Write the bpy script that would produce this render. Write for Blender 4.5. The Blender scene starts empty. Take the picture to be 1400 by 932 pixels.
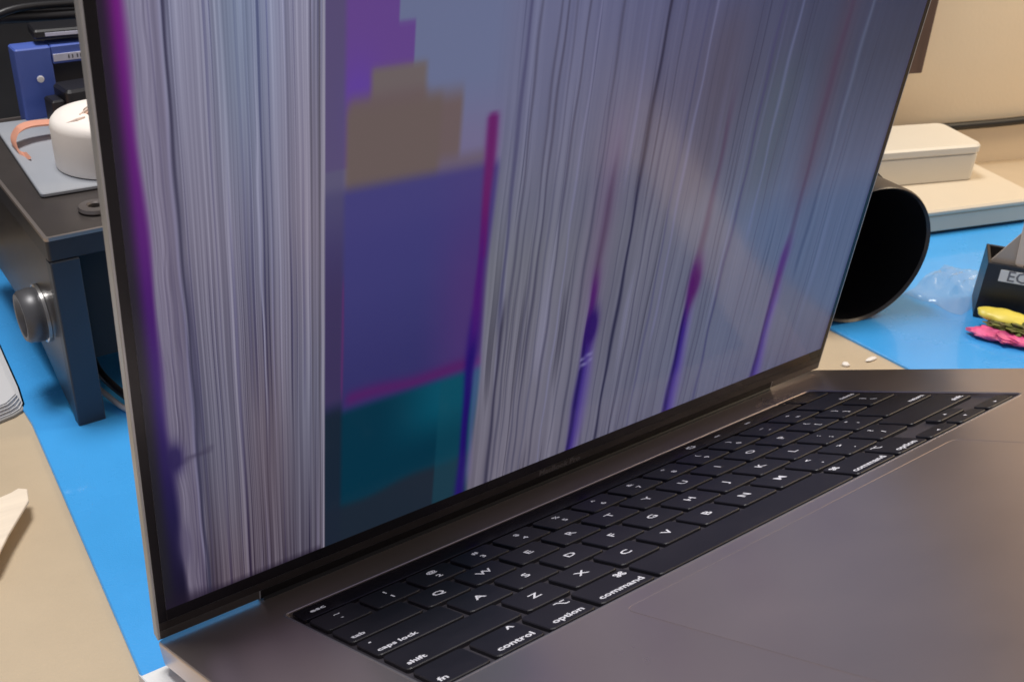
import bpy, bmesh, math, random
import numpy as np
from mathutils import Vector, Matrix

S = 0.001                      # everything below is written in millimetres
random.seed(4); rng = np.random.default_rng(7)
scn = bpy.context.scene

# ------------------------------------------------------------------ camera
RW = ((0.80865492, -0.58640014, 0.04703301),
      (-0.25944785, -0.42725002, -0.86610867),
      (0.5279811, 0.68818042, -0.49763809))
cam_d = bpy.data.cameras.new('camera'); cam = bpy.data.objects.new('camera', cam_d)
scn.collection.objects.link(cam); scn.camera = cam
right, down, fwd = (Vector(r) for r in RW)
cam.matrix_world = Matrix.Translation(Vector((-114.38, -294.29, 291.45)) * S) @ \
    Matrix((right, -down, -fwd)).transposed().to_4x4()
cam_d.sensor_width = 36; cam_d.lens = 38.3
cam_d.clip_start = 0.01; cam_d.clip_end = 20
cam_d.dof.use_dof = True; cam_d.dof.focus_distance = 0.42; cam_d.dof.aperture_fstop = 32.0

# ------------------------------------------------------------------ room light
w = bpy.data.worlds.new('World'); scn.world = w; w.use_nodes = True
bg = w.node_tree.nodes['Background']
bg.inputs[0].default_value = (0.27, 0.265, 0.29, 1); bg.inputs[1].default_value = 1.0
def lamp(name, loc, target, size, energy, col):
    d = bpy.data.lights.new(name, 'AREA'); d.shape = 'RECTANGLE'
    d.size, d.size_y = size; d.energy = energy; d.color = col
    o = bpy.data.objects.new(name, d); scn.collection.objects.link(o)
    o.location = Vector(loc) * S
    o.rotation_euler = (Vector(target) * S - o.location).to_track_quat('-Z', 'Y').to_euler()
    return o
lamp('ceiling_lamp', (-60, 340, 1600), (150, 20, 0), (0.5, 0.35), 23, (1, 0.97, 0.93))
lamp('desk_lamp', (950, -130, 600), (720, 150, 0), (0.25, 0.25), 3.5, (1, 0.80, 0.55))
scn.view_settings.view_transform = 'Standard'; scn.view_settings.look = 'None'
scn.view_settings.exposure = 0; scn.view_settings.gamma = 1

# ------------------------------------------------------------------ helpers
def srgb(r, g, b):
    f = lambda c: (c/255/12.92) if c/255 <= 0.04045 else ((c/255+0.055)/1.055)**2.4
    return (f(r), f(g), f(b), 1)
def mat(name, col, rough=0.5, metal=0.0, noise=0.0, nscale=40, bump=0.0, bscale=600, emit=None, es=0,
        spec=0.5, alpha=1, trans=0, coat=0, col2=None, stretch=None):
    m = bpy.data.materials.new(name); m.use_nodes = True
    nt = m.node_tree; N = nt.nodes; L = nt.links; b = N['Principled BSDF']
    b.inputs['Base Color'].default_value = col; b.inputs['Roughness'].default_value = rough
    b.inputs['Metallic'].default_value = metal; b.inputs['Specular IOR Level'].default_value = spec
    b.inputs['Alpha'].default_value = alpha; b.inputs['Transmission Weight'].default_value = trans
    b.inputs['Coat Weight'].default_value = coat
    if emit: b.inputs['Emission Color'].default_value = emit; b.inputs['Emission Strength'].default_value = es
    tc = N.new('ShaderNodeTexCoord'); mp = N.new('ShaderNodeMapping'); L.new(tc.outputs['Object'], mp.inputs[0])
    if stretch: mp.inputs['Scale'].default_value = stretch
    if noise or col2:
        n = N.new('ShaderNodeTexNoise'); n.inputs['Scale'].default_value = nscale
        n.inputs['Detail'].default_value = 6; n.inputs['Roughness'].default_value = 0.6
        L.new(mp.outputs[0], n.inputs[0])
        r = N.new('ShaderNodeValToRGB'); r.color_ramp.elements[0].position = 0.3; r.color_ramp.elements[1].position = 0.7
        c2 = col2 or tuple(min(1, c*(1+noise)) for c in col[:3]) + (1,)
        c1 = col if col2 else tuple(c*(1-noise) for c in col[:3]) + (1,)
        r.color_ramp.elements[0].color = c1; r.color_ramp.elements[1].color = c2
        L.new(n.outputs[0], r.inputs[0]); L.new(r.outputs[0], b.inputs['Base Color'])
        mr = N.new('ShaderNodeMapRange'); mr.inputs[3].default_value = max(0, rough-0.06); mr.inputs[4].default_value = min(1, rough+0.08)
        L.new(n.outputs[0], mr.inputs[0]); L.new(mr.outputs[0], b.inputs['Roughness'])
    if bump:
        n2 = N.new('ShaderNodeTexNoise'); n2.inputs['Scale'].default_value = bscale; n2.inputs['Detail'].default_value = 4
        L.new(mp.outputs[0], n2.inputs[0])
        bp = N.new('ShaderNodeBump'); bp.inputs['Strength'].default_value = bump; bp.inputs['Distance'].default_value = 0.0004
        L.new(n2.outputs[0], bp.inputs['Height']); L.new(bp.outputs[0], b.inputs['Normal'])
    return m

def link(o, parent=None):
    scn.collection.objects.link(o)
    if parent: o.parent = parent
    return o
def mesh_obj(name, bm, m, parent=None, smooth=False, loc=(0, 0, 0), rot=(0, 0, 0)):
    bmesh.ops.recalc_face_normals(bm, faces=bm.faces)
    me = bpy.data.meshes.new(name); bm.to_mesh(me); bm.free()
    me.transform(Matrix.Scale(S, 4))
    if smooth:
        me.shade_smooth()
        try: me.set_sharp_from_angle(angle=math.radians(40))
        except Exception: pass
    me.materials.append(m)
    o = bpy.data.objects.new(name, me); o.location = Vector(loc) * S; o.rotation_euler = rot
    return link(o, parent)
def tag(o, label, cat, group=None):
    o['label'] = label; o['category'] = cat
    if group: o['group'] = group
    return o
def thing(name, label, cat, loc=(0, 0, 0), rot=(0, 0, 0)):
    o = bpy.data.objects.new(name, None); o.location = Vector(loc) * S; o.rotation_euler = rot
    o.empty_display_size = 0.02
    return tag(link(o), label, cat)

def rrect(x0, y0, x1, y1, r, n=4):
    pts = []
    for cx, cy, a0 in ((x1-r, y1-r, 0), (x0+r, y1-r, 90), (x0+r, y0+r, 180), (x1-r, y0+r, 270)):
        for i in range(n+1):
            a = math.radians(a0 + 90*i/n); pts.append((cx+r*math.cos(a), cy+r*math.sin(a)))
    return pts
def inset(pts, d):
    out = []; n = len(pts)
    for i in range(n):
        p0, p1, p2 = Vector(pts[i-1]), Vector(pts[i]), Vector(pts[(i+1) % n])
        e1, e2 = (p1-p0), (p2-p1)
        n1 = Vector((-e1.y, e1.x)).normalized() if e1.length > 1e-6 else None
        n2 = Vector((-e2.y, e2.x)).normalized() if e2.length > 1e-6 else n1
        n1 = n1 or n2
        nn = n1+n2
        nn = nn/ max(0.3, nn.dot(n1)) if nn.length > 1e-6 else n1
        out.append((p1.x+nn.x*d, p1.y+nn.y*d))
    return out
def prism(bm, pts, z0, z1, ch=0, cb=0, tf=None):
    """closed prism over a CCW outline, top chamfer ch, bottom chamfer cb; tf maps (x,y,z)->point"""
    rings = []
    if cb: rings.append((inset(pts, cb), z0)); rings.append((pts, z0+cb))
    else: rings.append((pts, z0))
    if ch: rings.append((pts, z1-ch)); rings.append((inset(pts, ch), z1))
    else: rings.append((pts, z1))
    tf = tf or (lambda x, y, z: (x, y, z)); V = []
    for p, z in rings: V.append([bm.verts.new(tf(x, y, z)) for x, y in p])
    n = len(pts)
    for a, b in zip(V, V[1:]):
        for i in range(n): bm.faces.new((a[i], a[(i+1) % n], b[(i+1) % n], b[i]))
    bm.faces.new(V[0][::-1]); bm.faces.new(V[-1])
def box(bm, x0, y0, z0, x1, y1, z1, ch=0.0, r=0.0, tf=None):
    pts = rrect(x0, y0, x1, y1, r, 4) if r else [(x0, y0), (x1, y0), (x1, y1), (x0, y1)]
    prism(bm, pts, z0, z1, ch, ch, tf)
def tube(bm, path, rad, n=10, close=True):
    path = [Vector(p) for p in path]; rings = []; up = Vector((0.13, 0.21, 0.97))
    for i, p in enumerate(path):
        t = (path[min(i+1, len(path)-1)]-path[max(i-1, 0)]).normalized()
        a = t.cross(up).normalized(); b = a.cross(t)
        rr = rad[i] if hasattr(rad, '__len__') else rad
        rings.append([bm.verts.new(p+(a*math.cos(2*math.pi*k/n)+b*math.sin(2*math.pi*k/n))*rr) for k in range(n)])
    for u, v in zip(rings, rings[1:]):
        for k in range(n): bm.faces.new((u[k], u[(k+1) % n], v[(k+1) % n], v[k]))
    if close: bm.faces.new(rings[0][::-1]); bm.faces.new(rings[-1])
def spline(pts, n=8):
    pts = [Vector(p) for p in pts]; P = [pts[0]]+pts+[pts[-1]]; out = []
    for i in range(1, len(P)-2):
        for k in range(n):
            t = k/n; a, b, c, d = P[i-1], P[i], P[i+1], P[i+2]
            out.append(0.5*((2*b)+(c-a)*t+(2*a-5*b+4*c-d)*t*t+(3*b-a-3*c+d)*t**3))
    out.append(pts[-1]); return out
def lathe(bm, prof, n=40, tf=None, cap0=False, cap1=False):
    """prof: (radius, height) list"""
    tf = tf or (lambda x, y, z: (x, y, z)); R = []
    for r, z in prof:
        R.append([bm.verts.new(tf(r*math.cos(2*math.pi*k/n), r*math.sin(2*math.pi*k/n), z)) for k in range(n)])
    for u, v in zip(R, R[1:]):
        for k in range(n): bm.faces.new((u[k], u[(k+1) % n], v[(k+1) % n], v[k]))
    if cap0: bm.faces.new(R[0][::-1])
    if cap1: bm.faces.new(R[-1])
NB = bmesh.new

# ------------------------------------------------------------------ materials
M = {}
M['alu'] = mat('space_grey_aluminium', (0.60, 0.515, 0.505, 1), 0.28, 0.87, noise=0.03, nscale=9, bump=0.04, bscale=5000)
M['rim'] = mat('polished_aluminium_edge', (0.44, 0.45, 0.47, 1), 0.36, 0.25, noise=0.06, nscale=60)
M['lidback'] = mat('lid_aluminium', (0.22, 0.21, 0.21, 1), 0.4, 0.9)
M['bezel'] = mat('black_bezel_glass', (0.012, 0.011, 0.014, 1), 0.14, 0, noise=0.3, nscale=30, spec=0.2)
M['chin'] = mat('dark_chin_glass', (0.034, 0.029, 0.029, 1), 0.3, 0, noise=0.3, nscale=40, spec=0.2)
M['hinge'] = mat('hinge_black_plastic', (0.010, 0.009, 0.010, 1), 0.4, spec=0.15)
M['well'] = mat('keyboard_well_grey', (0.055, 0.050, 0.062, 1), 0.5, 0.3, noise=0.25, nscale=30)
M['key'] = mat('black_key_plastic', (0.010, 0.009, 0.014, 1), 0.45, 0, noise=0.25, nscale=35, bump=0.15, bscale=4000)
M['touch'] = mat('touch_bar_glass', (0.010, 0.009, 0.014, 1), 0.18)
M['legend'] = mat('backlit_key_legend', (0.6, 0.6, 0.65, 1), 0.5, emit=(0.85, 0.86, 1, 1), es=0.16)
M['pad'] = mat('trackpad_glass', (0.60, 0.515, 0.505, 1), 0.29, 0.87, noise=0.03, nscale=14)

# ------------------------------------------------------------------ setting
bm = NB(); box(bm, -1300, -900, -49, 1500, 1300, -19, 2)
o = mesh_obj('table_top', bm, mat('tan_worktop', srgb(193, 175, 149), 0.55, noise=0.08, nscale=9, bump=0.35, bscale=900, col2=None)); o['kind'] = 'structure'

def mat_sheet(name, pts, z0, z1, m):
    b = NB(); prism(b, pts, z0, z1, 0.6, 0); return mesh_obj(name, b, m)
blue = mat('blue_silicone_mat', srgb(68, 166, 241), 0.27, noise=0.07, nscale=11, bump=0.35, bscale=1500, spec=0.6, coat=0.5)
wall_m = mat('warm_painted_wall', srgb(232, 214, 186), 0.85, noise=0.05, nscale=3, bump=0.3, bscale=300)
# mats lie on the worktop
o = mat_sheet('silicone_mat', [(-47, -120), (300, -120), (300, 400), (-40, 400), (-35, 240), (-34, 190), (-37, 143), (-46, 5)], -18.9, -17.2, blue)
tag(o, 'bright blue silicone work mat running under the laptop on the left', 'work mat')
o = mat_sheet('silicone_mat', rrect(0, 0, 290, 276, 6), -18.9, -17.2, blue)
o.location = Vector((391.5, -160, 0)) * S; o.rotation_euler.z = math.radians(1.5)
tag(o, 'bright blue silicone work mat on the right, below the white box', 'work mat')

# walls
def slab(name, x0, y0, z0, x1, y1, z1, m, loc, rz, ch=0.5, r=0, parent=None):
    b = NB(); box(b, x0, y0, z0, x1, y1, z1, ch, r); return mesh_obj(name, b, m, parent, loc=loc, rot=(0, 0, rz))
RZ = math.radians(-17)
o = slab('wall', -330, 0, -300, 1600, 60, 1250, wall_m, (640, 203, 0), RZ); o['kind'] = 'structure'
dark_m = mat('dark_cabinet_paint', (0.060, 0.058, 0.060, 1), 0.5, noise=0.2, nscale=8)
c = thing('cabinet', 'dark grey cabinet standing behind the blue box at the far left', 'cabinet', (-300, 420, -19))
slab('side_panel', 0, 0, 0, 520, 240, 700, dark_m, (0, 0, 0), 0, 1.5, 0, c)
for k in range(4):
    slab('drawer_front', 8, -6, 8+k*172, 512, -0.3, 172+k*172, dark_m, (0, 0, 0), 0, 1, 0, c)

# ------------------------------------------------------------------ laptop
MARG, KW, U = 39.37, 276.2, 19.05
HY = 27.42
LW = KW+2*MARG
TILT = math.radians(-28)
lap = thing('laptop', 'open grey laptop, its broken screen full of streaks and coloured blocks', 'laptop', (0, 0, 0), (TILT, 0, 0))
X0, X1 = -MARG, KW+MARG
KF = -HY - 5*U - 14.5 - 1.2         # front edge of the keyboard well
KB = -HY + 1.2
KX0, KX1 = -1.4, KW+1.4
# base shell with a real opening for the keyboard and a recess for the trackpad
bm = NB()
outer = rrect(X0, -292, X1, 4.5, 5, 6)
ins = inset(outer, 0.7)
well = rrect(KX0, KF, KX1, KB, 2.5, 4)
padr = rrect(58, KF-8-132, 219, KF-8, 3.5, 4)
def ring(pts, z): return [bm.verts.new((x, y, z)) for x, y in pts]
r0 = ring(inset(outer, 5), -12.5); r1 = ring(outer, -8.0); r2 = ring(outer, -0.7); r3 = ring(inset(outer, 0.2), -0.2); r4 = ring(ins, 0)
for a, b in ((r0, r1), (r1, r2), (r2, r3), (r3, r4)):
    n = len(a)
    for i in range(n): bm.faces.new((a[i], a[(i+1) % n], b[(i+1) % n], b[i]))
bm.faces.new(r0[::-1])
edges = []
def loop_edges(r): return [bm.edges.get((r[i], r[(i+1) % len(r)])) or bm.edges.new((r[i], r[(i+1) % len(r)])) for i in range(len(r))]
edges += loop_edges(r4)
for pts, dep in ((well, -1.9), (padr, -0.16)):
    a = ring(pts, 0); b = ring(inset(pts, 0.25), -0.25 if dep < -1 else -0.1); c_ = ring(inset(pts, 0.25), dep)
    edges += loop_edges(a)
    for u, v in ((a, b), (b, c_)):
        n = len(u)
        for i in range(n): bm.faces.new((u[i], u[(i+1) % n], v[(i+1) % n], v[i]))
    bm.faces.new(c_)
bmesh.ops.triangle_fill(bm, use_beauty=True, edges=edges)
base = mesh_obj('base', bm, M['alu'], lap)
b = NB(); prism(b, inset(well, 0.3), -1.85, -1.6); mesh_obj('keyboard_well', b, M['well'], lap)
b = NB(); prism(b, rrect(58.4, KF-8-131.6, 218.6, KF-8.4, 3.2, 4), -0.15, -0.02, 0.06); mesh_obj('trackpad', b, M['pad'], lap)
# pale chamfer line round the keyboard opening
b = NB()
o_, i_ = rrect(KX0-0.55, KF-0.55, KX1+0.55, KB+0.9, 3, 4), rrect(KX0, KF, KX1, KB, 2.5, 4)
vo = [b.verts.new((x, y, 0.12)) for x, y in o_]; vi = [b.verts.new((x, y, 0.12)) for x, y in i_]; vb = [b.verts.new((x, y, -0.6)) for x, y in i_]
vc = [b.verts.new((x, y, -0.1)) for x, y in inset(o_, -0.1)]
for i in range(len(vo)):
    j = (i+1) % len(vo)
    b.faces.new((vo[i], vo[j], vi[j], vi[i])); b.faces.new((vi[i], vi[j], vb[j], vb[i])); b.faces.new((vc[i], vc[j], vo[j], vo[i]))
mesh_obj('keyboard_rim', b, mat('keyboard_rim_metal', (0.34, 0.33, 0.36, 1), 0.4, 0.8), lap)

# legends: real lettering turned to mesh
_leg = {}
def legend_mesh(txt, size, align='CENTER'):
    k = (txt, size, align)
    if k in _leg: return _leg[k]
    cu = bpy.data.curves.new('legend', 'FONT'); cu.body = txt; cu.size = size*S*1.38; cu.align_x = align; cu.align_y = 'CENTER'
    cu.extrude = 0.02*S; cu.resolution_u = 2; cu.space_line = 1.15; cu.offset = 0.00009
    t = bpy.data.objects.new('legend', cu); scn.collection.objects.link(t)
    bpy.context.view_layer.update()
    me = bpy.data.meshes.new_from_object(t.evaluated_get(bpy.context.evaluated_depsgraph_get()))
    bpy.data.objects.remove(t); me.materials.clear(); me.materials.append(M['legend']); me.name = 'legend'
    _leg[k] = me; return me
_key = {}
def key_mesh(wd, hd):
    k = (round(wd, 2), round(hd, 2))
    if k not in _key:
        b = NB(); x, y = wd/2, hd/2
        prism(b, rrect(-x, -y, x, y, 1.6, 3), -1.5, 0, 0.28)
        bmesh.ops.recalc_face_normals(b, faces=b.faces)
        me = bpy.data.meshes.new('key'); b.to_mesh(me); b.free(); me.transform(Matrix.Scale(S, 4))
        me.materials.append(M['key']); _key[k] = me
    return _key[k]
def key(x0, w_, row, legs, top=None, hgt=1.0, yoff=0.0):
    """x0, w_ in key units; row 0 = number row; legs: (text,size,dx,dy,align) in mm from key centre"""
    gap = 2.0
    cx = (x0+w_/2)*U; cy = -HY - 14.5 - (row+0.5)*U + 0 + yoff
    o = bpy.data.objects.new('key', key_mesh(w_*U-gap, hgt*U-gap)); link(o, lap)
    o.location = Vector((cx, cy, -0.15+rng.uniform(-.05, .05))) * S
    for t, sz, dx, dy, al in legs:
        l = bpy.data.objects.new('legend', legend_mesh(t, sz, al)); link(l, o); l.location = Vector((dx, dy, 0.03)) * S
C_ = 'CENTER'
def letter(ch): return [(ch, 4.0, 0, 0, C_)]
def two(a, b_): return [(a, 2.9, 0, 3.3, C_), (b_, 2.9, 0, -3.1, C_)]
for i, (a, b_) in enumerate(zip('~!@#$%^&*()_+', '`1234567890-=')): key(i, 1, 0, two(a, b_))
key(13, 1.5, 0, [('delete', 2.7, 12, -4.6, 'RIGHT')])
key(0, 1.5, 1, [('tab', 2.7, -11.5, -4.6, 'LEFT')])
for i, ch in enumerate('QWERTYUIOP'): key(1.5+i, 1, 1, letter(ch))
for i, (a, b_) in enumerate((('{', '['), ('}', ']'), ('|', '\\'))): key(11.5+i, 1, 1, two(a, b_))
key(0, 1.75, 2, [('caps lock', 2.7, -14, -4.6, 'LEFT'), ('•', 2.4, -13, 4, 'LEFT')])
for i, ch in enumerate('ASDFGHJKL'): key(1.75+i, 1, 2, letter(ch))
for i, (a, b_) in enumerate(((':', ';'), ('"', "'"))): key(10.75+i, 1, 2, two(a, b_))
key(12.75, 1.75, 2, [('return', 2.7, 14, -4.6, 'RIGHT')])
key(0, 2.25, 3, [('shift', 2.7, -18.5, -4.6, 'LEFT')])
for i, ch in enumerate('ZXCVBNM'): key(2.25+i, 1, 3, letter(ch))
for i, (a, b_) in enumerate((('<', ','), ('>', '.'), ('?', '/'))): key(9.25+i, 1, 3, two(a, b_))
key(12.25, 2.25, 3, [('shift', 2.7, 18.5, -4.6, 'RIGHT')])
key(0, 1, 4, [('fn', 2.9, -7, -5, 'LEFT')])
key(1, 1, 4, [('control', 3.1, 0.3, -4.8, C_), ('^', 4.2, 5, 5, C_)])
key(2, 1, 4, [('option', 3.1, 0.3, -4.8, C_), ('⌥', 3.4, 5, 4.6, C_)])
key(3, 1.25, 4, [('command', 3.2, 0, -4.6, C_), ('⌘', 3.4, 7, 4.6, C_)])
key(4.25, 5, 4, [])
key(9.25, 1.25, 4, [('command', 3.2, 0, -4.6, C_), ('⌘', 3.0, -8, 4.6, C_)])
key(10.5, 1, 4, [('option', 3.1, 0, -4.8, C_), ('⌥', 3.0, -5, 4.6, C_)])
key(11.5, 1, 4, [('◂', 3, 0, -1, C_)], hgt=0.52, yoff=-0.24*U)
key(12.5, 1, 4, [('▴', 3, 0, 0, C_)], hgt=0.5, yoff=0.25*U)
key(12.5, 1, 4, [('▾', 3, 0, 0, C_)], hgt=0.5, yoff=-0.25*U)
key(13.5, 1, 4, [('▸', 3, 0, -1, C_)], hgt=0.52, yoff=-0.24*U)
# touch strip above the keys
b = NB(); prism(b, rrect(0.6, -HY-13.6, 13.45*U, -HY-0.6, 1.5, 3), -1.5, -0.12, 0.2)
tb = mesh_obj('touch_bar', b, M['touch'], lap)
for t, x in (('esc', 8), ('☀', 190), ('◂◂', 206), ('▸▸', 226)):
    l = bpy.data.objects.new('legend', legend_mesh(t, 3.2)); link(l, tb); l.location = Vector((x, -HY-7.5, -0.08)) * S
b = NB(); prism(b, rrect(13.5*U+0.6, -HY-13.6, KW-0.8, -HY-0.6, 1.5, 3), -1.5, -0.15, 0.25)
mesh_obj('power_button', b, M['touch'], lap)

# hinge and lid
b = NB()
tube(b, [(X0+40, 2.6, -1.2), (X1-38, 2.6, -1.2)], 4.3, 20)
mesh_obj('hinge_bar', b, M['hinge'], lap, smooth=True)
TH = math.radians(122.776)
lid_h = 240
bm = NB()
# lid back shell: outline runs along x and up the lid; a notch at the bottom clears the hinge bar
ol = [(X0, 0.9), (X1, 0.9)]
tr = rrect(X0, 100, X1, lid_h, 9, 6)
outl = ol + tr[:14]
prism(bm, outl, -4.9, -0.15, 0.25, 0.8)
lid = mesh_obj('lid', bm, M['rim'], lap, rot=(TH, 0, 0))
bm = NB(); prism(bm, [(x, y) for x, y in inset(outl, 1.3)], -5.2, -4.7, 0, 0.2); mesh_obj('lid_cover', bm, M['lidback'], lid)
# cover glass border (four strips), chin, display
g0 = 0.9
DX0, DX1, DY0, DY1 = X0+4.0, X1-3.4, 14.6, lid_h-8
def flat(name, x0, y0, x1, y1, z0, z1, m, parent, ch=0.08):
    b = NB(); box(b, x0, y0, z0, x1, y1, z1, ch); return mesh_obj(name, b, m, parent)
flat('bezel', X0+g0, 9.2, DX0, lid_h-g0-2, -0.14, 0.02, M['bezel'], lid)
flat('bezel', DX1, 9.2, X1-g0, lid_h-g0-2, -0.14, 0.02, M['bezel'], lid)
flat('bezel', DX0+.02, DY1, DX1-.02, lid_h-g0, -0.14, 0.02, M['bezel'], lid)
flat('bezel', DX0+.02, 9.2, DX1-.02, DY0, -0.14, 0.02, M['bezel'], lid)
flat('chin', X0+g0, 5.25, X1-g0, 9.1, -0.16, -0.01, M['chin'], lid)
flat('hinge_cover', X0+39.2, 0.9, X1-37.2, 5.2, -0.13, 0.05, M['hinge'], lid)
flat('chin_end', X0+g0, 1.3, X0+38.6, 5.2, -0.16, -0.01, mat('chin_metal', (0.085, 0.078, 0.076, 1), 0.42, 0.4, noise=.1, nscale=50), lid)
flat('chin_end', X1-36.6, 1.3, X1-g0, 5.2, -0.16, -0.01, bpy.data.materials['chin_metal'], lid)

# ------------------------------------------------------------------ the broken display's picture (what the panel shows)
def display_picture(u, s):
    """u: 0..1 across the lid, s: millimetres up the lid (arrays). Returns sRGB 0..255."""
    H, W = u.shape
    def n1(uu, freq, seed, rows=5):
        """streak noise: sharp across, slowly changing up the panel"""
        r = np.random.default_rng(seed); n = int(freq)+3; tab = r.random((rows, n))
        x = np.clip(uu, 0, 1)*freq; i = np.floor(x).astype(int); f = x-i; f = f*f*(3-2*f)
        y = np.clip(s/240, 0, 0.999)*(rows-1); j = np.floor(y).astype(int); g = y-j; g = g*g*(3-2*g)
        a = tab[j, i]*(1-f)+tab[j, i+1]*f; b_ = tab[j+1, i]*(1-f)+tab[j+1, i+1]*f
        return (a*(1-g)+b_*g)*2-1
    def sm(e0, e1, x): t = np.clip((x-e0)/(e1-e0), 0, 1); return t*t*(3-2*t)
    def mix(c, col, k): return c*(1-k[..., None])+np.array(col, float)*k[..., None]
    us = np.array([0.36, 0.45, 0.6, 0.8, 0.97]); ss = np.array([14, 45, 120, 175, 232.])
    tabl = np.array([  # [s][u]
        [(108, 103, 118), (112, 108, 124), (104, 103, 122), (96, 98, 118), (86, 88, 108)],
        [(112, 108, 124), (116, 113, 130), (108, 108, 126), (98, 104, 124), (92, 98, 116)],
        [(116, 117, 130), (114, 114, 130), (108, 108, 124), (90, 100, 124), (84, 92, 114)],
        [(108, 110, 140), (106, 108, 136), (88, 86, 110), (62, 70, 92), (50, 58, 78)],
        [(108, 112, 145), (102, 104, 140), (78, 82, 118), (54, 58, 86), (42, 48, 72)]], float)
    def bil(uu):
        x = np.interp(uu, us, np.arange(5)); y = np.interp(s, ss, np.arange(5))
        i = np.clip(x.astype(int), 0, 3); j = np.clip(y.astype(int), 0, 3); f = (x-i)[..., None]; g = (y-j)[..., None]
        return (tabl[j, i]*(1-f)+tabl[j, i+1]*f)*(1-g)+(tabl[j+1, i]*(1-f)+tabl[j+1, i+1]*f)*g
    wob = 0.0010*np.sin(s/23+u*9)+0.0005*np.sin(s/9.1+u*31)
    # right-hand block of streaks
    c = bil(u)
    uw = u+wob
    st = 0.7*n1(uw, 60, 1, 3)+0.6*n1(uw, 170, 2, 3)+0.85*n1(uw, 380, 3, 4)
    fade = np.interp(u, [0.36, 0.6, 0.75, 1.0], [9, 7, 4, 2.6])*np.interp(s, [14, 120, 232], [1.1, 1.0, 0.6])
    c = c+st[..., None]*fade[..., None]
    thin = np.clip(n1(uw, 330, 8, 4)-0.5, 0, 1)/0.5*np.interp(s, [14, 120, 200], [1.25, 1.1, .7])
    c = c-thin[..., None]*np.interp(u, [0.36, 0.7, 1], [40, 24, 6])[..., None]
    lite = np.clip(n1(uw, 130, 9, 4)-0.6, 0, 1)/0.4
    c = c+lite[..., None]*np.array([16, 16, 24.])*np.interp(u, [0.36, 0.7, 1], [.9, .6, .2])[..., None]
    # tinted veils
    c = mix(c, (112, 92, 122), 0.45*np.exp(-((u-0.515)/0.018)**2)*sm(60, 110, s)*(1-sm(150, 185, s)))
    c = mix(c, (78, 70, 86), 0.45*np.exp(-((u-0.655)/0.03)**2)*sm(110, 150, s)*(1-sm(190, 215, s)))
    c = mix(c, (72, 58, 78), 0.5*np.exp(-((u-0.845)/0.02)**2)*sm(90, 130, s))
    c = mix(c, (70, 84, 96), 0.5*np.exp(-((u-0.76)/0.03)**2)*sm(100, 140, s)*(1-sm(165, 190, s)))
    def line(u0, wd, col, s0, s1, k=0.8, soft=6, amp=0.0010, ph=0.0, asym=1.0):
        nonlocal c
        cu = u0+amp*np.sin(s/17+ph)+0.5*amp*np.sin(s/5.3+ph*2)
        d = u-cu; wv = np.where(d > 0, wd*asym, wd)*(1+0.25*np.sin(s/13+ph))
        c = mix(c, col, k*np.exp(-(d/wv)**2)*sm(s0-soft, s0+soft, s)*(1-sm(s1-soft, s1+soft, s)))
    # thin dark lines
    line(0.3935, 0.0026, (52, 50, 72), 5, 100, 0.85, 10, .0006); line(0.388, 0.0026, (70, 70, 105), 95, 260, 0.75, 10, .0006, 1)
    line(0.560, 0.0027, (38, 38, 64), 5, 260, 0.9, 3, .0008, 2)
    line(0.730, 0.0024, (62, 62, 100), 5, 260, 0.65, 3, .0014, .4)
    line(0.614, 0.0018, (74, 74, 108), 5, 260, 0.55, 3, .0009, 3); line(0.442, 0.0014, (78, 78, 104), 5, 260, 0.5, 3, .0008, 4)
    line(0.470, 0.0016, (134, 134, 168), 5, 260, 0.45, 3, .0009, 2.6); line(0.626, 0.0022, (122, 122, 156), 60, 260, 0.5, 9, .0009, 3)
    line(0.76, 0.0025, (108, 116, 150), 100, 260, 0.5, 9, .0012, 1); line(0.885, 0.0035, (98, 108, 130), 70, 260, 0.5, 9, .0012, 1)
    line(0.878, 0.003, (58, 62, 88), 70, 260, 0.5, 9, .0012, 1)
    for u0_, k_ in ((.401, .5), (.409, .35), (.423, .5), (.431, .6), (.456, .55), (.485, .35), (.500, .5), (.545, .35), (.584, .5), (.597, .45), (.636, .35), (.655, .45), (.704, .4), (.712, .4), (.775, .4), (.79, .3), (.905, .3)):
        line(u0_, 0.0011+.0006*(k_ > .45), (58, 57, 80), 5, 150+80*(k_ > .45), k_, 25, .0009, u0_*60)
    # violet bleeding bands: pink on top, violet and blue lower down
    for u0, top, mid, k in ((0.5195, 150, 88, 1), (0.6805, 165, 80, 1), (0.8455, 205, 75, .9)):
        line(u0, 0.0040, (66, 42, 72), mid-5, top, 0.50*k, 16, .0012, u0*9, 1.4)
        line(u0-0.0005, 0.0050, (76, 22, 104), mid-25, mid+14, 0.85*k, 9, .0010, u0*9, 1.5)
        line(u0+0.001, 0.0058, (52, 34, 122), 4, mid-14, 0.92*k, 9, .0010, u0*9, 1.5)
        line(u0-0.0025, 0.0030, (30, 18, 84), 4, mid-8, 0.85*k, 9, .0008, u0*9, 1)
        line(u0+0.009, 0.006, (108, 92, 160), 4, mid-10, 0.40*k, 9, .0006, u0*9, 1.2)
    blot = np.exp(-(((u-0.524)/0.0085)**2+((s-78)/8.5)**2)); c = mix(c, (42, 18, 96), np.clip(blot*1.5, 0, .92)*(u > 0.514))
    blot = np.exp(-(((u-0.684)/0.009)**2+((s-84)/9)**2)); c = mix(c, (78, 20, 92), np.clip(blot*1.1, 0, .8))
    for s0 in (63.5, 60):
        a = np.exp(-((s-s0-(u-0.522)*120)/0.8)**2)*sm(0.513, 0.516, u)*(1-sm(0.531, 0.535, u)); c = mix(c, (128, 122, 170), .8*a)
    right = c.copy()

    # left block of dense streaks
    ls = np.array([14, 45, 85, 158, 232.])
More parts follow.
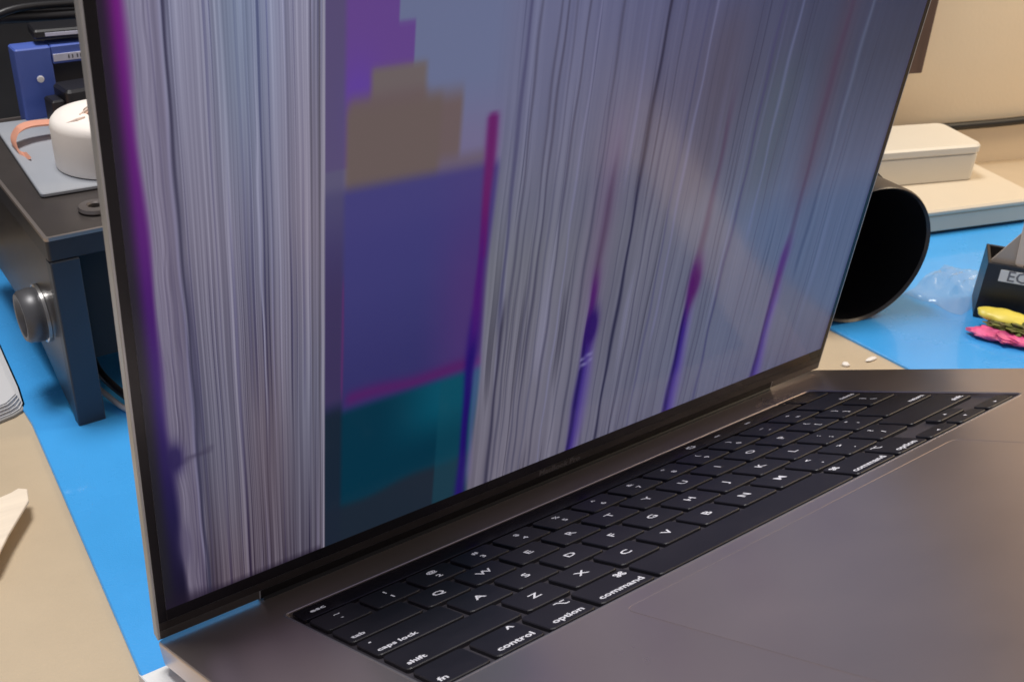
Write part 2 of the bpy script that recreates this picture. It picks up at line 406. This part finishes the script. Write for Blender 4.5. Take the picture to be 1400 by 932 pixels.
    lt = np.array([(84, 77, 92), (96, 90, 106), (108, 104, 122), (124, 122, 144), (136, 137, 163)], float)
    c = np.stack([np.interp(s, ls, lt[:, k]) for k in range(3)], -1)
    uw = u+0.0005*np.sin(s/31+u*40)+0.00022*np.sin(s/11+u*120)
    st = 0.8*n1(uw, 210, 11, 3)+0.9*n1(uw, 560, 12, 3)+1.2*n1(uw, 1150, 13, 3)
    c = c+st[..., None]*15
    thin = np.clip(n1(uw, 620, 14, 3)-0.4, 0, 1)/0.6; c = c-thin[..., None]*np.array([46, 46, 36.])
    lite = np.clip(n1(uw, 500, 15, 3)-0.55, 0, 1)/0.45; c = c+lite[..., None]*np.array([22, 22, 28.])
    tint = n1(uw, 24, 16, 4)
    c = c+tint[..., None]*np.array([-5, 1, 5.])
    c = mix(c, (104, 124, 146), 0.35*np.exp(-((u-0.108)/0.02)**2)*sm(150, 220, s))
    c = mix(c, (118, 108, 132), 0.55*(1-sm(0.052, 0.056, u)))
    wu = u+0.0011*np.sin(s/9.5)+0.0007*np.sin(s/3.9+1)+0.0009*n1(u, 200, 21, 26)
    wavy = (1.1*n1(wu, 900, 22, 4)-2.2*np.clip(n1(wu, 620, 23, 9)-.35, 0, 1))*np.exp(-((u-0.041)/0.009)**2)
    c = c+wavy[..., None]*16
    line(0.0565, 0.0020, (54, 52, 76), 4, 260, 0.85, 3, .0007, 1); line(0.0535, 0.0014, (152, 148, 180), 30, 260, 0.5, 9, .0007, 1)
    line(0.1245, 0.0012, (176, 176, 202), 90, 200, 0.6, 30, .0006, 2); line(0.1835, 0.0011, (160, 156, 172), 4, 260, 0.75, 3, .0001)
    line(0.1800, 0.0009, (70, 66, 78), 4, 260, 0.7, 3, .0001); line(0.1725, 0.0008, (76, 72, 86), 4, 260, 0.6, 3, .0001)
    a = np.exp(-((s-78.5-(u-.05)*60)/0.9)**2)*sm(.03, .036, u)*(1-sm(.068, .073, u)); c = mix(c, (60, 54, 78), .6*a)
    left = c.copy()

    # middle block: flat patches of wrong colour
    c = np.zeros((H, W, 3))+np.array([104, 112, 146.])
    c = mix(c, (116, 104, 140), sm(196, 168, s)*0.7)
    def softrect(u0, u1, s0, s1, du=.003, ds=3):
        return sm(u0-du, u0+du, u)*(1-sm(u1-du, u1+du, u))*sm(s0-ds, s0+ds, s)*(1-sm(s1-ds, s1+ds, s))
    c = mix(c, (98, 66, 138), softrect(.15, .2525, 170, 260, .0012, 1)); c = mix(c, (98, 66, 138), softrect(.15, .2685, 176, 213.5, .0012, 1.2))
    c = mix(c, (92, 60, 168), 0.75*np.exp(-(((u-.215)/.02)**2+((s-188)/14)**2)))
    c = mix(c, (108, 97, 98), softrect(.228, .282, 176, 200.5, .004, 1.6)); c = mix(c, (104, 88, 92), softrect(.206, .283, 160, 192, .007, 4))
    c = mix(c, (106, 90, 92), softrect(.27, .322, 150, 189, .004, 5)); c = mix(c, (104, 90, 88), softrect(.205, .30, 150, 189, .005, 4))
    c = mix(c, (104, 92, 112), softrect(.30, .352, 150, 167, .006, 3))
    low = 1-sm(160, 166, s+8*(u-.2))
    ind = np.zeros((H, W, 3))+np.array([60, 58, 116.])
    ind = mix(ind, (48, 46, 100), (1-sm(80, 130, s))*.7); ind = mix(ind, (78, 52, 114), sm(.28, .35, u)*.8); ind = mix(ind, (66, 62, 124), sm(110, 160, s)*.7)
    c = c*(1-low[..., None])+ind*low[..., None]
    m_ = np.exp(-((s-(81.5-14*(u-.2)+.6*np.sin(u*60)))/3.2)**2); c = mix(c, (84, 30, 98), .85*m_*sm(.2, .215, u))
    teal = 1-sm(74, 79, s)
    tc_ = np.zeros((H, W, 3))+np.array([2, 50, 70.]); tc_ = mix(tc_, (4, 82, 104), sm(.24, .33, u)*sm(44, 66, s)*.9)
    tc_ = mix(tc_, (26, 38, 52), 1-sm(31, 36, s+3*np.sin(u*60)*.3-22*(u-.27))); tc_ = mix(tc_, (14, 74, 92), .5*sm(.318, .322, u))
    c = c*(1-teal[..., None])+tc_*teal[..., None]
    edge = 1-sm(.200, .207, u); c = mix(c, (82, 78, 108), edge*.75*sm(120, 170, s)); c = mix(c, (62, 50, 84), edge*.75*(1-sm(120, 170, s))*sm(76, 84, s)); c = mix(c, (26, 36, 52), edge*.9*(1-sm(76, 84, s)))
    line(.2035, .0012, (96, 44, 104), 84, 130, .7, 5, .0002)
    line(.3575, .0042, (98, 24, 98), 130, 179, .95, 1.2, .0006, 1); line(.3575, .0042, (82, 22, 110), 98, 140, .9, 10, .0006, 1)
    line(.3560, .0048, (36, 16, 112), 4, 100, .95, 9, .0006, 1)
    mid = c.copy()
    # compose
    e1 = sm(.1846, .1858, u)[..., None]; wr = .0015*np.sin(s/15)
    e2 = sm(.364, .372, u+wr)[..., None]*np.ones_like(c)
    top_mix = sm(175, 190, s)[..., None]; e2 = e2*(1-top_mix)+sm(.345, .385, u)[..., None]*top_mix
    c = left*(1-e1)+mid*e1; c = c*(1-e2)+right*e2
    c = mix(c, (104, 30, 106), .0*u)
    line(.3585, .0045, (98, 22, 98), 125, 179.5, .9, 1.0, .0006, 1); line(.3575, .0045, (70, 22, 112), 84, 135, .85, 12, .0006, 1)
    line(.3580, .0042, (30, 14, 100), 4, 88, .95, 8, .0006, 1); line(.366, .005, (112, 100, 158), 20, 80, .5, 8, .0006, 1)
    # magenta to indigo bleed down the left edge
    k = 1-sm(.0255+.002*np.sin(s/19)+.003*(1-sm(70, 110, s)), .034+.003*(1-sm(70, 110, s))+.0015*np.sin(s/8), u)
    kc = np.stack([np.interp(s, [14, 60, 100, 160, 232], v) for v in ((20, 28, 42, 84, 112), (16, 22, 20, 22, 24), (36, 68, 94, 112, 122))], -1)
    c = c*(1-k[..., None])+kc*k[..., None]
    d = (1-sm(.013, .026, u))*np.interp(s, [14, 120, 232], [1, .95, .85]); c = mix(c, (26, 26, 34), d)
    blot = np.exp(-(((u-.034)/.008)**2+((s-80)/6)**2)); c = mix(c, (38, 28, 80), np.clip(blot*1.3, 0, .9))
    blot = np.exp(-(((u-.036)/.006)**2+((s-42)/9)**2)); c = mix(c, (88, 80, 108), np.clip(blot, 0, .6))
    # dim along the bottom and at the far right
    c = mix(c, (30, 22, 40), .75*(1-sm(13.5, 18+10*np.clip(.07-u, 0, .1)/.07, s))*(u < .18)); c = mix(c, (50, 48, 78), .6*sm(.982, .992, u))
    c = c*(1+np.clip((u-.45)/.5, 0, 1)[..., None]*np.array([-.05, -.03, .05]))
    return np.clip(c, 2, 255)

NX, NY = 2100, 150
t_ = np.linspace(0, 1, NX)
xs = DX0+.05+(DX1-DX0-.1)*np.where(t_ < .4, t_*.2/.4, .2+(t_-.4)*.8/.6)      # finer columns where the streaks are finest
ys = np.linspace(DY0+.05, DY1-.05, NY)
gx, gy = np.meshgrid(xs, ys)
rgb = display_picture((gx-X0)/LW, gy)/255
lin = np.where(rgb <= .04045, rgb/12.92, ((rgb+.055)/1.055)**2.4)
me = bpy.data.meshes.new('display')
co = np.stack([gx, gy, np.full_like(gx, 0.0)], -1).reshape(-1, 3)*S
idx = np.arange(NX*NY).reshape(NY, NX)
quads = np.stack([idx[:-1, :-1], idx[:-1, 1:], idx[1:, 1:], idx[1:, :-1]], -1).reshape(-1)
nf = (NX-1)*(NY-1)
me.vertices.add(NX*NY); me.vertices.foreach_set('co', co.ravel())
me.loops.add(nf*4); me.loops.foreach_set('vertex_index', quads.astype(np.int32))
me.polygons.add(nf); me.polygons.foreach_set('loop_start', np.arange(0, nf*4, 4, dtype=np.int32))
me.update(calc_edges=True)
at = me.color_attributes.new('picture', 'FLOAT_COLOR', 'POINT')
at.data.foreach_set('color', np.concatenate([lin.reshape(-1, 3), np.ones((NX*NY, 1))], 1).astype(np.float32).ravel())
dm = mat('lit_display', (0.008, 0.008, 0.010, 1), 0.17, spec=0.18)
nt = dm.node_tree; a = nt.nodes.new('ShaderNodeAttribute'); a.attribute_name = 'picture'
nt.links.new(a.outputs['Color'], nt.nodes['Principled BSDF'].inputs['Emission Color']); nt.nodes['Principled BSDF'].inputs['Emission Strength'].default_value = 0.88
me.materials.append(dm)
link(bpy.data.objects.new('display', me), lid)
# printed name on the chin
t = bpy.data.objects.new('printed_name', legend_mesh('MacBook Pro', 3.0).copy()); link(t, lid)
t.data.materials[0] = mat('grey_print', (0.10, 0.095, 0.10, 1), 0.5); t.location = Vector(((X0+X1)/2+3, 7.0, 0.02)) * S
t.location.z += 0.00001

# foam wedge the laptop is propped on
b = NB()
ca, sa = math.cos(TILT), math.sin(TILT)
def under(yl, zl): return (yl*ca - zl*sa, yl*sa + zl*ca)      # laptop frame -> world (y, z)
yb, zb = under(-4, -13.2); yf, zf = under(-240, -13.2)
pts = [(3.5, -18.8), (3.5, -15.5), (yb, zb-.2), (yf, zf-.2), (yf, -18.8)]
prism(b, pts[::-1], -47, 300, 1, 1, tf=lambda x, y, z: (z, x, y))
o = mesh_obj('foam_wedge', b, mat('white_foam', (0.85, 0.85, 0.86, 1), 0.8, noise=.03, nscale=30, bump=.4, bscale=700))
tag(o, 'white foam wedge under the laptop, peeking out at its rear left corner', 'wedge')

# ------------------------------------------------------------------ left: equipment stand and what is on it
eq = thing('equipment_stand', 'black metal bench stand with a round side knob, left of the laptop', 'equipment stand', (-16, 175, 0))
m_eq = mat('dark_powder_coat', (0.035, 0.036, 0.045, 1), 0.38, 0.2, noise=.2, nscale=25)
m_eqt = mat('stand_top_metal', (0.105, 0.092, 0.088, 1), 0.35, 0.6, noise=.12, nscale=14)
b = NB(); box(b, 0, 0, 70.5, 190, 170, 81, 0.5, 1.5); mesh_obj('top_shell', b, m_eq, eq)
b = NB(); box(b, 0.6, 0.6, 81.02, 189.4, 169.4, 82, 0.35, 1.5); mesh_obj('top_plate', b, m_eqt, eq)
b = NB()
o_, i_ = rrect(-.3, -.3, 190.3, 170.3, 1.8, 3), rrect(1.3, 1.3, 188.7, 168.7, 1, 3)
vv = [[b.verts.new((x, y, z)) for x, y in P] for P, z in ((o_, 80.6), (o_, 82.3), (i_, 82.3), (i_, 81.9))]
for p, q in zip(vv, vv[1:]):
    for i in range(len(p)): b.faces.new((p[i], p[(i+1) % len(p)], q[(i+1) % len(p)], q[i]))
mesh_obj('edge_trim', b, mat('bare_edge_metal', (0.42, 0.37, 0.35, 1), 0.35, 0.8), eq)
b = NB(); box(b, 0.2, -0.4, -18.8, 13.2, 7, 70.3, 0.6, 0.8)
mesh_obj('leg', b, mat('leg_blue_black', (0.040, 0.050, 0.070, 1), 0.42, 0.3, noise=.15, nscale=20), eq)
b = NB(); prism(b, [(7.1, -16), (23, -11), (36, -3.5), (53, 3.5), (94, 13.5), (168, 16), (168, 70.3), (7.1, 70.3)], 0.6, 3.0, .3, .3, tf=lambda x, y, z: (z, x, y))
mesh_obj('side_panel', b, mat('side_panel_paint', (0.045, 0.040, 0.040, 1), 0.33, 0.3, noise=.25, nscale=16), eq)
b = NB(); box(b, 13.4, 9, 12, 175, 11, 70.2, .3); mesh_obj('opening_shade_sheet', b, mat('opening_shade_black', (0.004, 0.004, 0.006, 1), .7), eq)  # near-black sheet added to give the stand opening its deep shade
b = NB(); box(b, 3.2, 100, -18.8, 188, 103, 70.2, .3); mesh_obj('back_panel', b, m_eq, eq)
b = NB(); box(b, 176, -0.4, -18.8, 189.6, 7, 70.3, 0.6, 0.8); mesh_obj('leg', b, m_eq, eq)
kn = lambda x, y, z: (0.4-z*.85, 35+x, 29+y)
b = NB(); lathe(b, [(0.5, 7.5), (5.5, 7.8), (7.2, 8.6), (9.8, 12), (11.6, 12.2), (12.9, 10.5), (13.4, 6), (13.4, 2.2), (12.6, .8), (0.6, .6)], 40, kn, True, True)
k_ = mesh_obj('knob', b, mat('knob_rubber', (0.10, 0.10, 0.11, 1), 0.38, 0.3, noise=.15, nscale=60), eq, True)
b = NB(); lathe(b, [(13.6, -.5), (14.5, 0), (14.5, 1.7), (13.45, 2.0)], 40, kn); mesh_obj('knob_ring', b, mat('ring_chrome', (0.75, 0.74, 0.74, 1), 0.25, 0.9), k_, True)
b = NB(); lathe(b, [(0.5, 8.1), (6, 8.4), (7, 9.2)], 30, kn, True); mesh_obj('knob_recess', b, m_eq, k_, True)

# cables lying in the opening of the stand
for nm, lab, pts, r, m_ in (
    ('cable', 'thin white cable curving out of the stand opening beside the laptop', [(0, 240, -12), (-1, 215, -13), (3, 190, -14), (9, 172, -15.6), (22, 160, -15.6), (60, 150, -15.6)], 1.4, mat('white_cable_skin', (0.6, 0.58, 0.6, 1), .4)),
    ('cable', 'black cable lying against the white one under the stand', [(8, 232, -8), (5, 205, -9), (10, 180, -12), (18, 165, -15), (60, 156, -15.3)], 2.0, mat('black_cable_skin', (0.02, 0.02, 0.025, 1), .35))):
    b = NB(); tube(b, spline(pts), r); o = mesh_obj(nm, b, m_, None, True); tag(o, lab, 'cable')

b = NB(); box(b, 0, 0, 0, 88, 112, 2.2, .5, 2)
o = mesh_obj('tray', b, mat('grey_tray_plastic', (0.36, 0.38, 0.42, 1), .38, noise=.06, nscale=20), loc=(-4.5, 221, 82.35), rot=(0, 0, math.radians(-3)))
tag(o, 'flat pale grey tray under the white tape roll on the stand', 'tray')

roll = thing('tape_roll', 'white paper roll lying on the grey tray on the stand', 'tape roll', (38.5, 247, 84.7))
b = NB(); lathe(b, [(26.0, 0), (27.2, .6), (27.4, 2), (27.4, 21), (26.8, 23.4), (25, 25.4), (20, 27), (13, 27.6), (10.8, 27), (10.5, 24), (10.5, 2)], 56)
mesh_obj('paper_body', b, mat('white_paper_roll', (0.93, 0.87, 0.82, 1), .6, noise=.02, nscale=30, bump=.15, bscale=900), roll, True)
b = NB(); lathe(b, [(10.4, 25), (9.2, 25), (9.2, 2), (10.4, 2)], 40); mesh_obj('core', b, mat('cardboard_core', (0.55, 0.36, 0.28, 1), .7), roll, True)
b = NB(); tube(b, [(-22, -8, 25.6), (-17, -10, 27.2), (-13, -9, 27.9)], [.3, .9, .3], 8)
tube(b, [(-14, -4, 27.7), (-8, 2, 28.0), (-4, 9, 28.2)], [.3, .6, .2], 8); mesh_obj('crease', b, mat('roll_crease', (0.70, 0.55, 0.48, 1), .7), roll, True)

bl = thing('blue_organiser', 'upright blue plastic organiser with a window and white label strips, behind the white roll', 'organiser', (18, 329, 79.5))
m_bl = mat('blue_plastic', srgb(80, 104, 188), .4, noise=.12, nscale=14)
b = NB(); box(b, 0, 0, 0, 19, 14, 44, .8, 1.5); mesh_obj('side_block', b, m_bl, bl)
b = NB(); box(b, 19.05, 0.3, 0, 70, 14, 17, .6); mesh_obj('lower_block', b, m_bl, bl)
b = NB(); box(b, 19.05, 0.3, 34, 70, 14, 44, .6); mesh_obj('upper_block', b, m_bl, bl)
b = NB(); box(b, 19.05, 9, 17.05, 70, 14, 33.95, .2); mesh_obj('window_back', b, mat('dark_recess_plastic', (0.05, 0.048, 0.05, 1), .6), bl)
m_lb = mat('white_label', (0.62, 0.64, 0.80, 1), .5, noise=.1, nscale=80)
for z0, z1 in ((35.5, 39.5), (13.2, 16.6)):
    b = NB(); box(b, 19.5, -0.35, z0, 69, 0.25, z1, .1); lb = mesh_obj('label', b, m_lb, bl)
    b = NB()
    for i in range(9):
        x = 27+i*2.1+rng.uniform(0, .8); box(b, x, -0.5, z0+1, x+rng.uniform(.5, 1.3), -0.36, z1-1.0)
    mesh_obj('print', b, mat('label_print', (0.08, 0.08, 0.1, 1), .6), lb)
b = NB(); lathe(b, [(1.9, 0), (1.9, .5), (1.4, .8)], 20, lambda x, y, z: (11+x, -.05-z, 27+y), True, True)
mesh_obj('rivet', b, mat('white_rivet', (0.8, 0.8, 0.85, 1), .4), bl)

# folded strap hanging over the stand edge
pts = spline([(38, 300, 89), (25, 298, 91.5), (13, 297, 92.6), (6, 294, 92), (2.2, 291, 89), (1.2, 286, 85.8), (2.2, 278, 83.9), (3.5, 271, 85.4)], 6)
b = NB(); prev = None
for i, p in enumerate(pts):
    wv = 4.4
    q = [b.verts.new((p.x+dx, p.y+dy, p.z+dz)) for dx, dy, dz in ((-.4, -wv, 0), (.4, -wv, .9), (.4, wv, .9), (-.4, wv, 0))]
    if prev:
        for k in range(4): b.faces.new((prev[k], prev[(k+1) % 4], q[(k+1) % 4], q[k]))
    else: b.faces.new(q)
    prev = q
b.faces.new(prev)
o = mesh_obj('ribbon', b, mat('orange_pink_ribbon', (0.72, 0.34, 0.24, 1), .5, noise=.15, nscale=20), None, True)
tag(o, 'orange pink ribbon end curling down onto the stand top, left of the white roll', 'ribbon')
b = NB(); lathe(b, [(3.2, 0), (7.6, 0), (8.0, .8), (7.4, 2.2), (4.0, 2.6), (3.2, 1.8), (3.2, 0)], 32)
o = mesh_obj('washer', b, mat('brown_metal_washer', (0.17, 0.15, 0.145, 1), .35, .6), None, True, loc=(13, 196, 82.35))
tag(o, 'dark round washer on the stand top near the laptop edge', 'washer')
bl2 = thing('clip', 'small black clip lying behind the white roll', 'clip', (34, 300, 84.7), (0, 0, .1))
m_blk = mat('black_plastic', (0.012, 0.012, 0.016, 1), .4)
b = NB(); box(b, 0, 0, 0, 40, 20, 22, 1.5, 3); mesh_obj('body', b, m_blk, bl2)
b = NB(); box(b, -7, 3, 0, -.1, 15, 17, 1, 1); mesh_obj('jaw', b, m_blk, bl2)

# bundle of cables and a charger block at the upper left, in front of the cabinet
m_cg = mat('grey_cable_skin', (0.07, 0.067, 0.068, 1), .45)
labs = ['thick black cable drooping behind the blue organiser, upper left', 'second dark cable just above the organiser top', 'grey cable running level high on the upper left']
for i, (pts, r) in enumerate((([(-180, 380, 160), (-60, 372, 138), (20, 366, 132), (110, 372, 130), (230, 380, 150)], 3.2),
                              ([(-190, 385, 90), (-40, 374, 96), (10, 362, 131), (60, 368, 136), (200, 380, 120)], 2.2),
                              ([(-200, 390, 168), (-50, 384, 158), (60, 376, 150), (200, 384, 158)], 4.2))):
    b = NB(); tube(b, spline(pts), r, 12); o = mesh_obj('cable', b, (m_blk, m_blk, m_cg)[i], None, True); tag(o, labs[i], 'cable')
pb = thing('adapter_block', 'dark power adapter lying on top of the blue organiser', 'adapter', (30, 333, 126.6), (0, 0, -.1))
b = NB(); box(b, 0, 0, 0, 46, 20, 5, 1, 2); mesh_obj('body', b, m_blk, pb)
b = NB(); box(b, 6, -.3, 1.5, 26, -.05, 3.4, .1); mesh_obj('label', b, m_lb, pb)

# things at the left edge
pd = thing('note_pad', 'thick white ruled note pad cut off by the left edge of the photo', 'note pad', (0, 0, 0))
def padpts(): return [(-150, 170), (-56, 197), (-39, 201), (-34.5, 203.5), (-32, 208), (-30, 225), (-25.5, 300), (-150, 320)]
b = NB(); prism(b, padpts(), -18.8, -17.2, .3); mesh_obj('back_board', b, mat('grey_board', (0.33, 0.32, 0.31, 1), .7), pd)
m_pg = mat('white_page', (0.60, 0.60, 0.62, 1), .6)
for k in range(8):
    b = NB(); dd = k*.45; prism(b, [(x-dd*(.5+.5*(i % 2)), y+dd*.6) for i, (x, y) in enumerate(inset(padpts(), 1.2+.3*(k % 2)))], -17.1+k*.75, -16.5+k*.75, .12)
    mesh_obj('page', b, m_pg, pd)
wp = NB()
prism(wp, [(-120, 60), (-74, 88), (-66, 101), (-53.2, 119), (-51.5, 127.5), (-54.5, 130), (-58, 128.5), (-66, 127), (-120, 118)], -11, -9.4, .3, .3)
o = mesh_obj('paper_scrap', wp, mat('cream_stiff_paper', (0.84, 0.73, 0.60, 1), .6, noise=.06, nscale=30, stretch=(1, 9, 1)), rot=(0, 0, 0))
o.rotation_euler = (0, 0, 0); tag(o, 'pale cream scrap of stiff paper with a slanted tip at the left worktop edge', 'paper scrap')

# ------------------------------------------------------------------ right: cup, boxes, cable, holder, bag, trinket
cup = thing('cup', 'glossy black cup lying on its side with the mouth towards us, behind the laptop lid', 'cup', (405, 43, 26))
ct = lambda x, y, z: (x - z*0.15, z, y)
b = NB(); lathe(b, [(42, 2), (43, 0), (44, 1.5), (44, 30), (44.4, 31), (46.2, 32), (46.2, 37), (44.4, 38), (44, 39), (44, 84), (41, 88), (3, 88.6)], 64, ct, False, True)
mesh_obj('body', b, mat('black_gloss_plastic', (0.032, 0.028, 0.030, 1), .3, noise=.1, nscale=15), cup, True)
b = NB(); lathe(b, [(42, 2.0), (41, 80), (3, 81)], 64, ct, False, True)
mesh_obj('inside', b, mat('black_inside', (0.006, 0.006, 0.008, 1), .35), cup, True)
cup.rotation_euler = (0, 0, math.radians(-14))

crm_m = mat('cream_plastic', (0.66, 0.58, 0.46, 1), .42, noise=.03, nscale=12)
cb = thing('storage_case', 'low cream plastic case on the blue mat under the white box', 'case', (651, 74, -14.6), (0, 0, math.radians(-15)))
b = NB(); box(b, -190, 0, 0, 0, 90, 12.5, .8, 7); mesh_obj('tray_body', b, crm_m, cb)
b = NB(); box(b, -191, -1, 12.7, 1, 91, 17.3, 1.4, 8); mesh_obj('lid', b, crm_m, cb)
b = NB(); box(b, -187.5, 2.5, -2.5, -2.5, 87.5, -.1, .2, 6); mesh_obj('shadow_strip', b, m_blk, cb)  # black strip under the case stands in for its shadow line
wb = thing('white_box', 'small white lidded box with rounded corners standing on the cream case', 'box', (637, 120, 2.9), (0, 0, math.radians(-18)))
wm = mat('white_box_plastic', (0.70, 0.65, 0.56, 1), .4, noise=.03, nscale=15)
b = NB(); box(b, -118, 0.6, 0, -0.6, 51, 20.5, .8, 6.5); mesh_obj('body', b, wm, wb)
b = NB(); box(b, -119, 0, 20.7, 0, 51.5, 28, 1.5, 7); mesh_obj('lid', b, wm, wb)

def wallpt(x, off, z):      # along the wall plane, off millimetres in front of it
    c_, s_ = math.cos(RZ), math.sin(RZ); return (640+x*c_+off*s_, 203+x*s_-off*c_, z)
b = NB(); tube(b, spline([wallpt(-180, 6, 18), wallpt(-60, 5, 17.5), wallpt(20, 5, 17), wallpt(70, 5, 17), wallpt(130, 5, 18), wallpt(260, 5, 24)]), 3.4, 12)
o = mesh_obj('cable', b, mat('dark_brown_cable', (0.012, 0.010, 0.008, 1), .5), None, True); tag(o, 'black cable running level along the beige wall above the white box', 'cable')
bd = NB(); box(bd, -120, -14, 0, 0, -2, 300, .6)
o = mesh_obj('wooden_frame', bd, mat('dark_brown_wood', (0.10, 0.055, 0.04, 1), .5, noise=.3, nscale=12, stretch=(6, 6, 1)), loc=(645, 202, 66), rot=(0, 0, RZ))
tag(o, 'dark brown wooden frame hanging on the wall at the top right edge of the laptop', 'frame')

PA = math.atan2(-21.6, 4.9)+math.radians(22)
ph = thing('pen_holder', 'black box with a white lettered label and pale cards standing in it, right edge', 'holder', (475, 8.5, -17), (0, 0, PA))
b = NB(); box(b, 0, 0, 0, 70, 2, 37, .4); mesh_obj('front_wall', b, m_blk, ph)
b = NB(); box(b, 0, 2.05, 0, 2, 30, 37, .4); mesh_obj('side_wall', b, m_blk, ph)
b = NB(); box(b, 68, 2.05, 0, 70, 30, 37, .4); mesh_obj('side_wall', b, m_blk, ph)
b = NB(); box(b, 2.05, 28, 0, 67.95, 30, 37, .4); mesh_obj('back_wall', b, m_blk, ph)
b = NB(); box(b, 2.05, 2.05, 0, 67.95, 27.95, 2, .2); mesh_obj('floor', b, m_blk, ph)
lb = flat('label', 8, -.5, 34, -.05, 0, 7.5, mat('white_sticker', (0.75, 0.74, 0.73, 1), .5), ph); lb.location.z = 26.5*S
lt = bpy.data.objects.new('lettering', legend_mesh('ECO', 7.0, 'LEFT').copy()); link(lt, lb)
lt.data.materials[0] = mat('grey_ink', (0.16, 0.16, 0.18, 1), .6); lt.rotation_euler = (math.pi/2, 0, 0); lt.location = Vector((12, -.55, 3.8))*S
lab = ['pale grey card with a slanted top standing in the black holder', 'cream folded card standing in the black holder at the right edge']
b = NB(); prism(b, [(1, 34), (2, 37.5), (17, 62), (20, 64), (20, 5), (3, 5)], 4, 5.2, .1, .1, tf=lambda x, y, z: (x, z, y)); c1 = mesh_obj('card', b, mat('taupe_card', (0.42, 0.36, 0.31, 1), .7), None, loc=ph.location/S, rot=(0, 0, PA)); tag(c1, lab[0], 'card')
b = NB(); prism(b, [(15, 38), (19, 34), (26, 60), (44, 110), (60, 150), (34, 150), (20, 108), (13, 66)], 2.4, 3.6, .1, .1, tf=lambda x, y, z: (x, z, y)); c2 = mesh_obj('card', b, mat('cream_card', (0.68, 0.56, 0.46, 1), .7), None, loc=ph.location/S, rot=(0, 0, PA)); tag(c2, lab[1], 'card')

# clear crumpled bag
b = NB(); NXB, NYB = 40, 30; r2_ = np.random.default_rng(3)
V = []
from mathutils import noise as mn
for j in range(NYB):
    row = []
    for i in range(NXB):
        x, y = i/(NXB-1), j/(NYB-1)
        e = (math.sin(math.pi*x)*math.sin(math.pi*y))**.5
        h = e*(4+9*abs(mn.noise((x*4.1, y*3.3, 1)))+3.5*abs(mn.noise((x*11, y*9, 4))))
        sx = x*64+4*mn.noise((y*3, 1, 7)); sy = y*38+5*mn.noise((x*3, 5, 2))
        row.append(b.verts.new((sx, sy, .5+h)))
    V.append(row)
for j in range(NYB-1):
    for i in range(NXB-1): b.faces.new((V[j][i], V[j][i+1], V[j+1][i+1], V[j+1][i]))
bgm = mat('clear_film', (0.55, 0.58, 0.60, 1), .12, alpha=0.22, spec=.9)
o = mesh_obj('plastic_bag', b, bgm, None, True, loc=(470, 13, -17.1), rot=(0, 0, math.radians(12))); tag(o, 'crumpled clear plastic bag on the blue mat beside the black holder', 'plastic bag')

tr_ = thing('trinket', 'yellow, green and pink textured trinket in front of the black holder at the right edge', 'trinket', (465, -14, -17), (0, 0, math.radians(-62)))
def blob(name, cx, cy, cz, rx, ry, rz, amp, m_, rot=(0, 0, 0), seed=0, fr=.25):
    b = NB(); bmesh.ops.create_icosphere(b, subdivisions=4, radius=1)
    for v in b.verts:
        d = v.co.normalized(); k = 1+amp*mn.noise((d.x*rx*fr+seed, d.y*ry*fr, d.z*rz*fr))
        v.co = Vector((d.x*rx*k, d.y*ry*k, d.z*rz*k))
    o = mesh_obj(name, b, m_, tr_, True, loc=(cx, cy, cz), rot=rot); return o
blob('pink_petal', 10, -3, 3.4, 26, 8.5, 3, .3, mat('pink_rubber', (0.72, 0.10, 0.27, 1), .45, noise=.35, nscale=120, bump=.6, bscale=900), (0, 0, .12), 1)
blob('green_body', 12, 2, 7.6, 17, 6.5, 3.6, .7, mat('green_brown_moss', (0.16, 0.20, 0.03, 1), .6, nscale=200, noise=.1, col2=(0.10, 0.05, 0.03, 1), bump=.8, bscale=1200), (0, 0, .05), 5, .6)
blob('yellow_petal', 3, 6, 10.5, 17, 6.5, 3.6, .12, mat('yellow_rubber', (0.80, 0.66, 0.10, 1), .4, noise=.12, nscale=60), (0.25, 0, -.05), 9)

# crumbs behind the laptop
for (x, y, s_, lab) in ((361, 14, 2.2, 'tiny white crumb near the rear right corner of the laptop'), (379, 10, 1.5, 'thin pale sliver beside the crumb behind the laptop')):
    b = NB(); bmesh.ops.create_icosphere(b, subdivisions=2, radius=s_)
    for v in b.verts: v.co *= 1+.3*mn.noise(v.co*.9); v.co.z *= .5
    if s_ < 2:
        for v in b.verts: v.co.x *= 3.2
    o = mesh_obj('crumb', b, mat('white_crumb', (.85, .8, .75, 1), .6), None, True, loc=(x, y, -18.2)); tag(o, lab, 'crumb')
